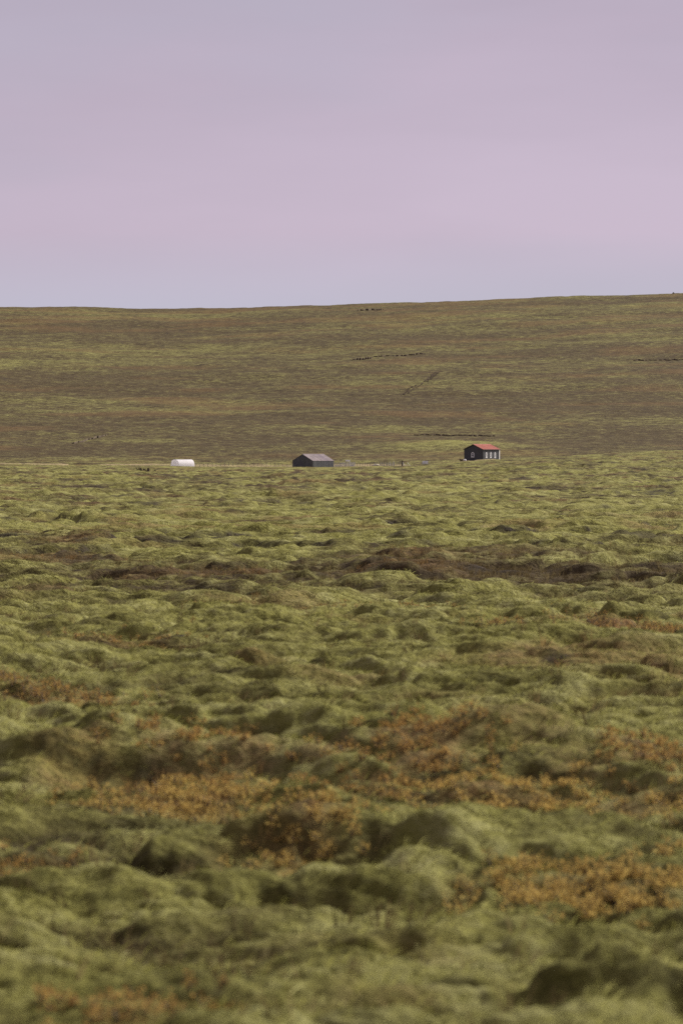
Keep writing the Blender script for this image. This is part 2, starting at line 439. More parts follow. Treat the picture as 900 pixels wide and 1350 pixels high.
def rows(a, b, r):
    n = max(2, int(math.log(b / a) / r))
    return list(np.exp(np.linspace(math.log(a), math.log(b), n, endpoint=False)))
YR = [-60, -40, -25, -15, -8, -3, 0, 2, 3.5, 4.8, 5.8, 6.5] + rows(7.0, 9.3, .004) + rows(9.3, 40.5, .0017) + rows(40.5, 55, .006) + rows(55, 130, .0020) \
     + rows(130, 930, .0029) + rows(930, 2090, .0034) + rows(2090, 2300, .02) + [2350, 2500, 2800, 3300, 4000, 4700]
tc_ = np.arange(-0.155, 0.1551, 0.00092)
te_ = [];  s_ = 0.00092; t_ = tc_[-1]
while t_ < 1.5:
    s_ *= 1.13; t_ += s_; te_.append(t_)
te_ = np.array(te_)
TC = np.concatenate([-te_[::-1], tc_, te_])
YA = np.array(YR)
S = np.maximum(YA, 7.0)
GX = (S[:, None] * TC[None, :]).ravel(); GY = np.repeat(YA, len(TC))
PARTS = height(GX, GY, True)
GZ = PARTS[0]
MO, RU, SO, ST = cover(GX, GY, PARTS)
nr, nc = len(YA), len(TC)
me = bpy.data.meshes.new('ground')
me.vertices.add(nr * nc)
me.vertices.foreach_set('co', np.stack([GX, GY, GZ], 1).astype(np.float32).ravel())
ii = (np.arange(nr - 1)[:, None] * nc + np.arange(nc - 1)[None, :]).ravel()
quads = np.stack([ii, ii + 1, ii + nc + 1, ii + nc], 1).astype(np.int32)
nf = len(quads)
me.loops.add(nf * 4); me.polygons.add(nf)
me.loops.foreach_set('vertex_index', quads.ravel())
me.polygons.foreach_set('loop_start', np.arange(0, nf * 4, 4, dtype=np.int32))
me.polygons.foreach_set('use_smooth', np.ones(nf, bool))
me.update(calc_edges=True)
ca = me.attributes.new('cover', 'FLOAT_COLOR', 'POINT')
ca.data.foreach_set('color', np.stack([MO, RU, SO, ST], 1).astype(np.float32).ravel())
me.materials.append(ground_material())
ground = bpy.data.objects.new('ground', me); COL.objects.link(ground)
tag(ground, 'mossy hummocky heath running back to a long brown and green hill', kind='structure')

_G2 = GZ.reshape(nr, nc)
def gz(x, y):
    """height of the built ground mesh"""
    i = int(np.clip(np.searchsorted(YA, y) - 1, 0, nr - 2)); v = (y - YA[i]) / (YA[i + 1] - YA[i])
    t = x / (S[i] * (1 - v) + S[i + 1] * v)
    j = int(np.clip(np.searchsorted(TC, t) - 1, 0, nc - 2)); u = (t - TC[j]) / (TC[j + 1] - TC[j])
    a, b, c, d = _G2[i, j], _G2[i, j + 1], _G2[i + 1, j], _G2[i + 1, j + 1]
    return float((a * (1 - u) + b * u) * (1 - v) + (c * (1 - u) + d * u) * v)

# ------------------------------------------------------------------ moss fur and grass (uncountable ground cover)
def tuft_mesh(name, n, rad, hgt, wid, lean, seed, mat):
    r = random.Random(seed); V = []; Fc = []
    for i in range(n):
        a = r.uniform(0, 6.283); q = rad * math.sqrt(r.random())
        bx, by = q * math.cos(a), q * math.sin(a)
        h = hgt * r.uniform(.55, 1.1)
        ta = r.uniform(0, 6.283); w = wid * r.uniform(.7, 1.3)
        dx, dy = math.cos(ta) * w / 2, math.sin(ta) * w / 2
        ox = bx * 0.7 + lean * h * r.uniform(.5, 1.2); oy = by * 0.7 + r.uniform(-.4, .4) * h
        k = len(V)
        V += [(bx - dx, by - dy, -0.01), (bx + dx, by + dy, -0.01),
              (bx + ox * .45 + dx * .8, by + oy * .45 + dy * .8, h * .62), (bx + ox * .45 - dx * .8, by + oy * .45 - dy * .8, h * .62),
              (bx + ox, by + oy, h)]
        Fc += [(k, k + 1, k + 2, k + 3), (k + 3, k + 2, k + 4)]
    m2 = bpy.data.meshes.new(name); m2.from_pydata(V, [], Fc); m2.update(); m2.materials.append(mat)
    m2.normals_split_custom_set_from_vertices([Vector((v[0] * 4, v[1] * 4, 1.0)).normalized() for v in V])
    o = bpy.data.objects.new(name, m2)
    return o

def tuft_material(name, transl=0.35):
    m = bpy.data.materials.new(name); m.use_nodes = True
    t = m.node_tree; t.nodes.clear(); N = t.nodes.new
    o = N('ShaderNodeOutputMaterial'); d = N('ShaderNodeBsdfDiffuse'); tr = N('ShaderNodeBsdfTranslucent'); mx = N('ShaderNodeMixShader')
    at = N('ShaderNodeAttribute'); at.attribute_type = 'INSTANCER'; at.attribute_name = 'tint'
    mx.inputs[0].default_value = transl
    t.links.new(at.outputs['Color'], d.inputs['Color']); t.links.new(at.outputs['Color'], tr.inputs['Color'])
    t.links.new(d.outputs[0], mx.inputs[1]); t.links.new(tr.outputs[0], mx.inputs[2]); t.links.new(mx.outputs[0], o.inputs['Surface'])
    return m

def scatter(name, label, cat, proto, P, rot, scl, tint):
    m2 = bpy.data.meshes.new(name); m2.vertices.add(len(P)); m2.vertices.foreach_set('co', P.astype(np.float32).ravel())
    a = m2.attributes.new('rot', 'FLOAT_VECTOR', 'POINT'); a.data.foreach_set('vector', rot.astype(np.float32).ravel())
    a = m2.attributes.new('size', 'FLOAT', 'POINT'); a.data.foreach_set('value', scl.astype(np.float32))
    a = m2.attributes.new('tint', 'FLOAT_VECTOR', 'POINT'); a.data.foreach_set('vector', tint.astype(np.float32).ravel())
    o = bpy.data.objects.new(name, m2); COL.objects.link(o)
    g = bpy.data.node_groups.new(name + '_scatter', 'GeometryNodeTree')
    g.interface.new_socket('Geometry', in_out='INPUT', socket_type='NodeSocketGeometry')
    g.interface.new_socket('Geometry', in_out='OUTPUT', socket_type='NodeSocketGeometry')
    N = g.nodes.new; K = g.links.new
    gi, go = N('NodeGroupInput'), N('NodeGroupOutput')
    mtp = N('GeometryNodeMeshToPoints'); iop = N('GeometryNodeInstanceOnPoints')
    oi = N('GeometryNodeObjectInfo'); oi.inputs['Object'].default_value = proto; oi.inputs['As Instance'].default_value = True
    na = N('GeometryNodeInputNamedAttribute'); na.data_type = 'FLOAT_VECTOR'; na.inputs['Name'].default_value = 'rot'
    nb = N('GeometryNodeInputNamedAttribute'); nb.data_type = 'FLOAT'; nb.inputs['Name'].default_value = 'size'
    K(gi.outputs[0], mtp.inputs['Mesh']); K(mtp.outputs[0], iop.inputs['Points'])
    K(oi.outputs['Geometry'], iop.inputs['Instance'])
    K(na.outputs['Attribute'], iop.inputs['Rotation']); K(nb.outputs['Attribute'], iop.inputs['Scale'])
    K(iop.outputs[0], go.inputs[0])
    md = o.modifiers.new('scatter', 'NODES'); md.node_group = g
    return tag(o, label, cat, kind='stuff')

def spread(n, d0, d1, half, pad, power):
    """n points in the wedge in front of the camera, density falling as d**-power"""
    u = rng.random(n * 2)
    e = 2 - power
    d = (d0 ** e + u * (d1 ** e - d0 ** e)) ** (1 / e)
    x = (rng.random(n * 2) * 2 - 1) * (half * d + pad)
    return x[:n], d[:n]

def lerp(a, b, t):
    return np.asarray(a)[None, :] * (1 - t[:, None]) + np.asarray(b)[None, :] * t[:, None]

def tilt(x, y, k=0.7, e=0.03):
    hx = (height(x + e, y) - height(x - e, y)) / (2 * e); hy = (height(x, y + e) - height(x, y - e)) / (2 * e)
    return np.stack([np.arctan(hy) * k, -np.arctan(hx) * k, rng.random(len(x)) * 0.9 - 0.45], 1)

moss_m = tuft_material('moss_fur', 0.12)
grass_m = tuft_material('grass_blade', 0.4)
moss_p = tuft_mesh('moss_tuft', 16, .07, .020, .0034, .6, 1, moss_m)
grass_p = tuft_mesh('grass_tuft', 12, .05, .15, .006, .5, 2, grass_m)

FUR = 1.45        # strands are paler than the mat they stand in
def moss_tint(x, y, mo):
    n = fbm(x / .5, y / .6, 91, 2); v = rng.random(len(x))
    t = np.clip(0.42 + 0.4 * n + 0.75 * (v - .5), 0, 1)
    c = np.where((t < .5)[:, None], lerp(C_MOSS_D, C_MOSS, np.clip(t * 2, 0, 1)), lerp(C_MOSS, C_MOSS_P, np.clip(t * 2 - 1, 0, 1)))
    g = sstep(0.35, 0.8, fbm(x / 1.9, y / 2.4, 93, 2))     # greyer, older moss
    c = c * (1 - .35 * g[:, None]) + np.array([.17, .165, .10])[None, :] * .35 * g[:, None]
    return c * FUR

def moss_layer(name, label, n, d0, d1, half, pad, power, smin, smax, e):
    x, y = spread(n, d0, d1, half, pad, power)
    H = height(x, y, True); mo, ru, so, st = cover(x, y, H)
    keep = rng.random(len(x)) < np.clip(mo * 1.5 - 0.25 - .6 * ru, 0.0, 1) * (1 - sstep(d1 * .35, d1, y)) 
    x, y, z, mo = x[keep], y[keep], H[0][keep], mo[keep]
    P = np.stack([x, y, z - 0.004], 1)
    return scatter(name, label, 'moss', moss_p, P, tilt(x, y, 1.0, e), smin + (smax - smin) * rng.random(len(x)), moss_tint(x, y, mo))

moss_layer('moss_fur', 'soft yellow-green moss fur on the nearest cushions', 45000, 8.0, 60.0, .15, 1.2, .55, .8, 1.5, .03)
moss_layer('moss_carpet', 'yellow-green moss carpet over the field beyond the dip', 85000, 55.0, 330.0, .145, 2.0, 1.3, 1.2, 2.6, .1)

def grass_layer(name, label, n, d0, d1, half, pad, power, smin, smax):
    x, y = spread(n, d0, d1, half, pad, power)
    H = height(x, y, True); mo, ru, so, st = cover(x, y, H)
    keep = rng.random(len(x)) < np.clip(1.0 - 1.4 * mo, 0.02, 1) * (1 - sstep(d1 * .4, d1, y))
    x, y, z, ru = x[keep], y[keep], H[0][keep], ru[keep]
    v = rng.random(len(x))
    c = np.where((v < .5)[:, None], lerp(C_BROWN_D, C_BROWN, v * 2), lerp(C_BROWN, (0.16, 0.125, 0.055), v * 2 - 1))
    r = np.clip(ru * 1.2 * rng.random(len(x)) * 1.4, 0, 1)
    c = c * (1 - r[:, None]) + np.array(C_RUST)[None, :] * r[:, None]
    c = c * 1.3
    rot = np.stack([rng.normal(0, .18, len(x)), rng.normal(0, .18, len(x)), rng.random(len(x)) * 6.28], 1)
    return scatter(name, label, 'grass', grass_p, np.stack([x, y, z], 1), rot, smin + (smax - smin) * rng.random(len(x)), c)

grass_layer('dry_grass', 'dry brown grass in the hollows between the near cushions', 60000, 8.0, 60, .15, 1.0, .55, .45, 1.0)
grass_layer('heath_grass', 'dry brown grass in the hollow beyond the dip', 100000, 54.0, 300.0, .145, 2.0, 1.3, .5, 1.2)

# ------------------------------------------------------------------ dwarf willow patches
def leaf_material(name, c1, c2, c3):
    m = bpy.data.materials.new(name); m.use_nodes = True
    t = m.node_tree; t.nodes.clear(); N = t.nodes.new; K = t.links.new
    o = N('ShaderNodeOutputMaterial'); d = N('ShaderNodeBsdfDiffuse'); tr = N('ShaderNodeBsdfTranslucent'); mx = N('ShaderNodeMixShader')
    g = N('ShaderNodeNewGeometry'); r = N('ShaderNodeValToRGB'); e = r.color_ramp.elements; e.new(0.5)
    for k, (p, c) in enumerate(((0.1, c1), (0.5, c2), (0.95, c3))): e[k].position = p; e[k].color = (*c, 1)
    K(g.outputs['Random Per Island'], r.inputs['Fac'])
    K(r.outputs[0], d.inputs['Color']); K(r.outputs[0], tr.inputs['Color']); mx.inputs[0].default_value = 0.5
    K(d.outputs[0], mx.inputs[1]); K(tr.outputs[0], mx.inputs[2]); K(mx.outputs[0], o.inputs['Surface'])
    return m
leaf_gold = leaf_material('willow_leaf_gold', (.22, .15, .05), (.43, .285, .080), (.54, .40, .125))
leaf_rust = leaf_material('willow_leaf_rust', (.17, .11, .042), (.34, .20, .062), (.44, .29, .09))
stem_m = worn('willow_stem', (.035, .022, .016), (.07, .045, .03), 30)

def willow(idx, label, mat, sprigs, hgt, leaves_per):
    cx, cy, rx, ry, s = PG[idx]
    r = random.Random(100 + idx)
    pts = []
    sprigs = int(sprigs * .7)
    while len(pts) < sprigs:
        u, v = r.gauss(0, .9), r.gauss(0, .9)
        if u * u + v * v < 4.0 and perlin(np.array([u * 2.2]), np.array([v * 2.2]), 300 + idx)[0] > -.1: pts.append((cx + u * rx, cy + v * ry))
    pz = height(np.array([p[0] for p in pts]), np.array([p[1] for p in pts]))
    root = empty('dwarf_willow', (cx, cy, gz(cx, cy)))
    st = MB(); lv = []; lf = []
    for (x, y), z in zip(pts, pz):
        b = Vector((x - cx, y - cy, z - root.location.z - .01))
        h = hgt * r.uniform(.5, 1.25)
        for k in range(3):
            tip = b + Vector((r.gauss(0, .28) * h, r.gauss(0, .28) * h, h * r.uniform(.7, 1)))
            st.bar(b, tip, .004, 3, .0015)
            for q in range(leaves_per):
                f = r.uniform(.3, 1.05)
                p = b.lerp(tip, f) + Vector((r.gauss(0, .018), r.gauss(0, .018), r.gauss(0, .012)))
                L_ = r.uniform(.008, .017); w_ = L_ * .45
                ax = Vector((r.gauss(0, 1), r.gauss(0, 1), r.gauss(.5, .7))).normalized()
                sd_ = ax.orthogonal().normalized(); sd_.rotate(Matrix.Rotation(r.uniform(0, 6.28), 3, ax))
                k0 = len(lv)
                lv += [p, p + ax * L_ * .5 + sd_ * w_, p + ax * L_, p + ax * L_ * .5 - sd_ * w_]
                lf.append((k0, k0 + 1, k0 + 2, k0 + 3))
    tag(st.build('stems', stem_m, root), kind='stuff')
    tag(mesh_obj('leaves', lv, lf, mat, root), kind='stuff')
    return tag(root, label, 'shrub', 'autumn dwarf willows among the moss')

WILLOWS = [(0, 'golden-orange dwarf willow patch at lower right, brightest and nearest of all', leaf_gold, 150, .105, 11),
           (1, 'large orange dwarf willow patch in the lower left among green cushions', leaf_gold, 150, .10, 10),
           (2, 'orange dwarf willow patch right of centre, above the dark mossy hole', leaf_gold, 140, .095, 10),
           (3, 'rusty dwarf willow patch right of centre, half way down the near field', leaf_rust, 110, .10, 9),
           (4, 'broad rust-coloured willow band at the right end of the near crest', leaf_rust, 260, .13, 8),
           (5, 'rust-brown willow patch at the left edge of the near field', leaf_rust, 130, .11, 8),
           (6, 'small rusty willow patch at the right edge of the near field', leaf_rust, 70, .10, 9),
           (7, 'narrow orange willow strip left of centre, above the large orange patch', leaf_rust, 100, .09, 9),
           (8, 'orange willow patch left of centre, just right of the large orange patch', leaf_gold, 80, .09, 9),
           (9, 'thin rusty willow band along the middle of the near crest', leaf_rust, 190, .10, 7),
           (13, 'sparse rusty willow sprigs in the middle of the near field', leaf_rust, 55, .09, 8),
           (15, 'small orange willow patch at the right edge, above the golden patch', leaf_gold, 60, .09, 8),
           (16, 'faint reddish willow sprigs at the left edge, low in the near field', leaf_rust, 40, .08, 8),
           (17, 'reddish willow sprigs at the bottom left, nearest the viewer', leaf_rust, 45, .07, 8),
           (11, 'brownish willow patch at the upper left of the near field', leaf_rust, 70, .10, 8)]
for w_ in WILLOWS: willow(w_[0], w_[1], w_[2], int(w_[3] * (2.4 if w_[0] in (0, 4, 5, 9) else 1.6)), w_[4] * (.95 if w_[0] in (0, 4, 5, 9) else .72), int(w_[5] * 1.6))

# ------------------------------------------------------------------ buildings
dark_wall = worn('black_boarding', (.064, .066, .070), (.084, .086, .090), 2.2, .75, (1, 1, .3))
dark_trim = worn('black_trim', (.022, .022, .025), (.034, .034, .036), 3, .7)
white_trim = worn('white_paint', (.74, .73, .73), (.84, .83, .82), 4, .55)
red_roof = worn('red_sheet_roof', (.235, .058, .034), (.30, .083, .052), .9, .55, (1, 1, 1), .35)
glass = worn('dark_glass', (.02, .022, .025), (.035, .037, .04), 2, .25, spec=.25)
stone_base = worn('concrete_base', (.16, .15, .14), (.26, .25, .23), 5, .9)
barn_wall = worn('tarred_sheet_wall', (.085, .087, .092), (.13, .132, .137), 1.6, .65, (2.5, 2.5, .35), .3)
barn_pale = worn('weathered_batten', (.11, .115, .11), (.17, .17, .16), 4, .8)
barn_roof = worn('weathered_roof_sheet', (.115, .090, .088), (.185, .148, .145), .8, .55, (1, 1, 1), .4)
barn_roof2 = worn('purplish_roof_sheet', (.10, .075, .085), (.15, .115, .125), .8, .55, (1, 1, 1), .4)  # darker, more purplish tone used on a few roof sheets
grey_wood = worn('grey_timber', (.10, .09, .08), (.20, .185, .165), 8, .85)
pale_wood = worn('bleached_timber', (.50, .49, .45), (.66, .65, .60), 6, .85)
dark_wood = worn('dark_timber', (.05, .035, .03), (.09, .07, .06), 8, .85)
wire_m = worn('fence_wire', (.16, .16, .16), (.26, .26, .26), 8, .5, metal=.6)

def gable_shell(root, W, L, hw, rise, wall_m, base_m, roof_over=0.28, base_h=.35):
    """local frame: x along the gable (0 .. W), y along the ridge (0 .. L); gable in front at y = 0"""
    m = MB(); m.prism([(0, base_h), (0, hw), (W / 2, hw + rise), (W, hw), (W, base_h)], 0, L); wall = m.build('wall', wall_m, root)
    m = MB(); m.box((W / 2, L / 2, base_h / 2 - .6), (W + .08, L + .08, base_h + 1.2)); m.build('foundation', base_m, root)
    return wall

def roof_sheets(root, W, L, hw, rise, mats, over=.3, n=8, ribs=5, ridge_mat=None):
    sl = math.hypot(W / 2, rise); ang = math.atan2(rise, W / 2)
    drop = over * .8
    for side in (0, 1):
        for i in range(n):
            y0 = -over + (L + 2 * over) * i / n; y1 = -over + (L + 2 * over) * (i + 1) / n - .004
            V = []; Fc = []
            k = ribs * 4
            for j in range(k + 1):
                yy = y0 + (y1 - y0) * j / k
                lift = .028 if (j % 4) in (1, 2) else 0.0
                for e in (0, 1):
                    q = -0.02 if e == 0 else sl + drop
                    xx = W / 2 + (1 if side else -1) * q * math.cos(ang)
                    zz = hw + rise - q * math.sin(ang)
                    for th in (.035 + lift, .085 + lift):
                        V.append((xx, yy, zz + th))
            for j in range(k):
                a = j * 4; b = a + 4
                Fc += [(a + 1, a + 3, b + 3, b + 1), (a, b, b + 2, a + 2), (a, a + 1, b + 1, b), (a + 2, b + 2, b + 3, a + 3)]
            Fc += [(0, 2, 3, 1), (k * 4, k * 4 + 1, k * 4 + 3, k * 4 + 2)]
            mt = mats[(i + side) % len(mats)] if not callable(mats) else mats(side, i)
            mesh_obj('roof_sheet', V, Fc, mt, root)
    m = MB(); m.prism([(W / 2 - .22, hw + rise + .03), (W / 2, hw + rise + .15), (W / 2 + .22, hw + rise + .03), (W / 2, hw + rise + .10)], -over - .01, L + over + .01)
    m.build('ridge_cap', ridge_mat or (mats[0] if not callable(mats) else mats(0, 0)), root)
    return ang

def arch_window(root, origin, u, n, w, h, kind, label=None):
    """u: unit vector along the wall, n: outward normal; pointed-arch window standing on origin"""
    o, u, n = Vector(origin), Vector(u), Vector(n); z = Vector((0, 0, 1))
    def outline(ww, hh, inset):
        pts = [(-ww / 2, inset), (ww / 2, inset), (ww / 2, hh * .72), (ww * .30, hh * .88), (0, hh), (-ww * .30, hh * .88), (-ww / 2, hh * .72)]
        return pts
    A = outline(w, h, 0); B = outline(w - .26, h - .16, .13)
    V = []; Fc = []
    for (a, b) in A: V.append(o + u * a + z * b + n * .06)
    for (a, b) in B: V.append(o + u * a + z * b + n * .06)
    for (a, b) in A: V.append(o + u * a + z * b - n * .02)
    for (a, b) in B: V.append(o + u * a + z * b + n * .01)
    k = len(A)
    for i in range(k):
        j = (i + 1) % k
        Fc += [(i, j, k + j, k + i), (2 * k + i, 2 * k + j, j, i), (k + i, k + j, 3 * k + j, 3 * k + i)]
    wn_ = empty('window'); wn_.parent = root
    mesh_obj('frame', V, Fc, white_trim, wn_)
    mesh_obj('pane', [o + u * a + z * b + n * .012 for (a, b) in B], [tuple(range(k))], glass, wn_)
    m = MB()
    def slab(a0, b0, a1, b1):
        p = [(a0, b0), (a1, b0), (a1, b1), (a0, b1)]
        s = len(m.v)
        for dd in (.018, .045):
            for (a, b) in p: m.v.append(o + u * a + z * b + n * dd)
        for q in ((3, 2, 1, 0), (4, 5, 6, 7), (0, 1, 5, 4), (1, 2, 6, 5), (2, 3, 7, 6), (3, 0, 4, 7)): m.f.append(tuple(s + i for i in q))
    slab(-.035, .13, .035, h * .9)
    slab(-w / 2 + .12, h * .46, -.036, h * .46 + .07); slab(.036, h * .46, w / 2 - .12, h * .46 + .07)
    if kind == 'tall':
        slab(-w / 2 + .12, h * .22, -.036, h * .22 + .05); slab(.036, h * .22, w / 2 - .12, h * .22 + .05)
    m.build('glazing_bar', white_trim, wn_)
    m = MB()
    s = len(m.v)
    slab(-w / 2 - .08, -.07, w / 2 + .08, -.004)
    m.build('sill', white_trim, wn_)
    return wn_

# --- the house
a = math.radians(35)
hx, hy = (636.3 - 450) * 850 / F, 850.0
W, Lh, HW, RISE = 6.7, 9.35, 3.75, 1.42
house = empty('house', (hx, hy, 0.02), 0)
# local x runs from the near corner along the gable to the left and back, so build in a frame with origin at the gable's left end
ex = Vector((math.cos(a), -math.sin(a), 0)); ey = Vector((math.sin(a), math.cos(a), 0))
house.location = Vector((hx, hy, 0.0)) - ex * W
house.rotation_euler = (0, 0, -a)
gable_shell(house, W, Lh, HW, RISE, dark_wall, stone_base)
roof_sheets(house, W, Lh, HW, RISE, [red_roof], .28, 9, 4, red_roof)
# boarding battens, corner boards, barge boards, downpipe
m = MB()
for i in range(1, 22):
    x_ = W * i / 22
    top = HW + RISE * (1 - abs(x_ - W / 2) / (W / 2)) - .06
    m.box((x_, -.012, (top + .36) / 2), (.05, .024, top - .36))
m.build('gable_batten', dark_trim, house)
m = MB()
for i in range(1, 31):
    y_ = Lh * i / 31
    m.box((W + .012, y_, (HW + .3) / 2), (.024, .05, HW - .42))
m.build('side_batten', dark_trim, house)
for sgn in (0, 1):
    p = (-.26 if sgn == 0 else W + .26, -.30, HW - .11); q = (W / 2, -.30, HW + RISE + .0)
    MB().bar(p, q, .07, 4).build('barge_board', dark_trim, house)
MB().box((W + .02, -.02, HW / 2 + .1), (.10, .10, HW - .3)).build('corner_board', dark_trim, house)
MB().box((W + .035, Lh - .16, HW / 2 + .05), (.07, .32, HW - .25)).build('corner_board', white_trim, house)
MB().bar((W + .14, Lh - .55, .3), (W + .14, Lh - .55, HW - .1), .05, 6).build('downpipe', dark_trim, house)
MB().bar((W + .31, -.25, HW - .08), (W + .31, Lh + .25, HW - .08), .06, 6).build('gutter', dark_trim, house)
arch_window(house, (W * .46, -.003, 1.42), (1, 0, 0), (0, -1, 0), 1.08, 1.5, 'gable')
for f_ in (.20, .46, .72):
    arch_window(house, (W + .003, Lh * f_, 1.20), (0, 1, 0), (1, 0, 0), .80, 1.7, 'tall')
MB().box((W * .80, -.45, .22), (.55, .45, .75)).build('step', pale_wood, house)
tag(house, 'small black boarded house with red roof and white arched windows', 'house')

# --- the barn
a2 = math.radians(38)
bx_, by_ = (412.4 - 450) * 850 / F, 850.0
W2, L2, HW2, R2 = 7.83, 10.1, 2.55, 1.95
ex2 = Vector((math.cos(a2), -math.sin(a2), 0))
barn = empty('barn', Vector((bx_, by_, -2.28)) - ex2 * W2, -a2)
gable_shell(barn, W2, L2, HW2, R2, barn_wall, stone_base, base_h=.3)
roof_sheets(barn, W2, L2, HW2, R2, lambda s, i: barn_roof2 if (s, i) in ((1, 6), (1, 7), (0, 2)) else barn_roof, .12, 10, 3, barn_roof)
nsh = 9
for i in range(nsh):                                         # gable sheets
    x0, x1 = W2 * i / nsh + .01, W2 * (i + 1) / nsh - .01
    zt = lambda x_: HW2 + R2 * (1 - abs(x_ - W2 / 2) / (W2 / 2)) - .09
    mm = MB(); k = 6
    for j in range(k):
        xa = x0 + (x1 - x0) * j / k; xb = x0 + (x1 - x0) * (j + .5) / k
        mm.prism([(xa, .31), (xa, zt(xa)), (xb, zt(xb)), (xb, .31)], -.045 - .006 * (i % 2), -.003)
    mm.build('wall_sheet', barn_pale if i == 5 and False else barn_wall, barn)
ns2 = 11
for i in range(ns2):                                         # long side sheets
    y0, y1 = L2 * i / ns2 + .01, L2 * (i + 1) / ns2 - .01
    mm = MB(); k = 6
    for j in range(k):
        ya = y0 + (y1 - y0) * j / k; yb = y0 + (y1 - y0) * (j + .5) / k
        mm.box((W2 + .024 + .003 * (i % 2), (ya + yb) / 2, HW2 / 2 + .12), (.042 + .006 * (i % 2), yb - ya, HW2 - .4))
    mm.build('wall_sheet', barn_wall, barn)
MB().box((W2 * .60, -.075, 1.85), (.42, .05, 2.6)).build('door_panel', barn_pale and worn('faded_panel', (.06, .066, .062), (.085, .09, .085), 3), barn)
MB().box((W2 + .075, .55, HW2 / 2 + .1), (.05, .22, HW2 - .3)).build('batten', barn_pale, barn)
MB().box((W2 + .075, L2 * .78, HW2 / 2 + .1), (.05, .2, HW2 - .3)).build('batten', barn_pale, barn)
MB().box((W2 * .515, -.10, .75), (.20, .1, .75)).build('post', barn_pale, barn)
tag(barn, 'dark grey sheet-clad barn with a faded pinkish-grey roof', 'barn')
bk = worn('white_plastic', (.62, .62, .62), (.74, .74, .74), 3, .4)
pb = hit(436.6, 616.4)
mm = MB()
n_ = 10
pb_r = [( .17, 0), (.2, .3), (.21, .32)]
v_ = []; f_ = []
for (r_, z_) in pb_r + [(.17, .31), (.14, .05)]:
    for i in range(n_): v_.append((r_ * math.cos(6.2832 * i / n_), r_ * math.sin(6.2832 * i / n_), z_))
for k in range(4):
    for i in range(n_):
        j = (i + 1) % n_; f_.append((k * n_ + i, k * n_ + j, (k + 1) * n_ + j, (k + 1) * n_ + i))
f_.append(tuple(range(4 * n_, 5 * n_))); f_.append(tuple(reversed(range(n_))))
bux, buy = (436.6 - 450) * 852 / F, 852.0
tub = mesh_obj('tub', v_, f_, bk, None, True); tub.location = (bux, buy, gz(bux, buy) - .02)
tag(tub, 'small white tub at the foot of the barn wall', 'tub')

# --- white plastic tunnel
tun_m, t_, b_, o_ = new_mat('tunnel_film')
b_.inputs['Base Color'].default_value = (.86, .83, .85, 1); b_.inputs['Roughness'].default_value = .38
nz = t_.nodes.new('ShaderNodeTexNoise'); nz.inputs['Scale'].default_value = 1.3; nz.inputs['Detail'].default_value = 5
rz_ = t_.nodes.new('ShaderNodeValToRGB'); rz_.color_ramp.elements[0].color = (.84, .82, .83, 1); rz_.color_ramp.elements[1].color = (.92, .90, .91, 1)
tcx = t_.nodes.new('ShaderNodeTexCoord'); t_.links.new(tcx.outputs['Object'], nz.inputs['Vector'])
t_.links.new(nz.outputs['Fac'], rz_.inputs['Fac']); t_.links.new(rz_.outputs[0], b_.inputs['Base Color'])
trl = t_.nodes.new('ShaderNodeBsdfTranslucent'); mxx = t_.nodes.new('ShaderNodeMixShader'); mxx.inputs[0].default_value = .5
t_.links.new(rz_.outputs[0], trl.inputs['Color'])
t_.links.new(b_.outputs[0], mxx.inputs[1]); t_.links.new(trl.outputs[0], mxx.inputs[2]); t_.links.new(mxx.outputs[0], o_.inputs['Surface'])
a3 = math.radians(56)
W3, L3, H3 = 5.0, 5.4, 2.55
ex3 = Vector((math.cos(a3), -math.sin(a3), 0))
tx, ty = (236.3 - 450) * 850 / F, 850.0
tunnel = empty('plastic_tunnel', Vector((tx, ty, -1.86)) - ex3 * W3, -a3)
def arch(q, wd=0.0):
    th = math.pi * q
    c, s = math.cos(th), math.sin(th)
    sg = lambda v, p: math.copysign(abs(v) ** p, v)
    return W3 / 2 - (W3 / 2 + wd) * sg(c, .72), (H3 + wd) * sg(s, .72)
NA = 28
V = []; Fc = []
NL = 12
for j in range(NL + 1):
    sag = 0.0 
    for i in range(NA + 1):
        u_, w_ = arch(i / NA, sag); V.append((u_, L3 * j / NL, w_))
for j in range(NL):
    for i in range(NA):
        k = j * (NA + 1) + i; Fc.append((k, k + 1, k + NA + 2, k + NA + 1))
mesh_obj('cover', V, Fc, tun_m, tunnel, True)
for yy, nm in ((.03, 'end_panel'), (L3 - .03, 'end_panel')):
    mesh_obj(nm, [(*[arch(i / NA)[0]], yy, arch(i / NA)[1]) for i in range(NA + 1)], [tuple(range(NA + 1))], tun_m, tunnel)
for j in range(5):
    mm = MB(); yy = L3 * j / 4
    for i in range(NA):
        p0 = arch(i / NA, -.04); p1 = arch((i + 1) / NA, -.04)
        mm.bar((p0[0], yy, p0[1]), (p1[0], yy, p1[1]), .018, 5)
    mm.build('hoop', white_trim, tunnel)
MB().box((-.02, L3 / 2, .0), (.05, L3, .3)).build('base_board', pale_wood, tunnel)
MB().box((W3 + .02, L3 / 2, .0), (.05, L3, .3)).build('base_board', pale_wood, tunnel)
mm = MB()
for (c_, d_) in (((W3 * .42, -.0, .95), (.06, .05, 1.9)), ((W3 * .62, -.0, .95), (.06, .05, 1.9)), ((W3 * .52, -.0, 1.93), (1.06, .05, .06))): mm.box(c_, d_)
mm.build('door_frame', white_trim, tunnel)
tag(tunnel, 'white plastic-covered hoop tunnel left of the barn', 'tunnel')

# ------------------------------------------------------------------ fences, pen and small things between barn and house
def at(px, d):
    x = (px - 450) * d / F
    return Vector((x, d, gz(x, d)))

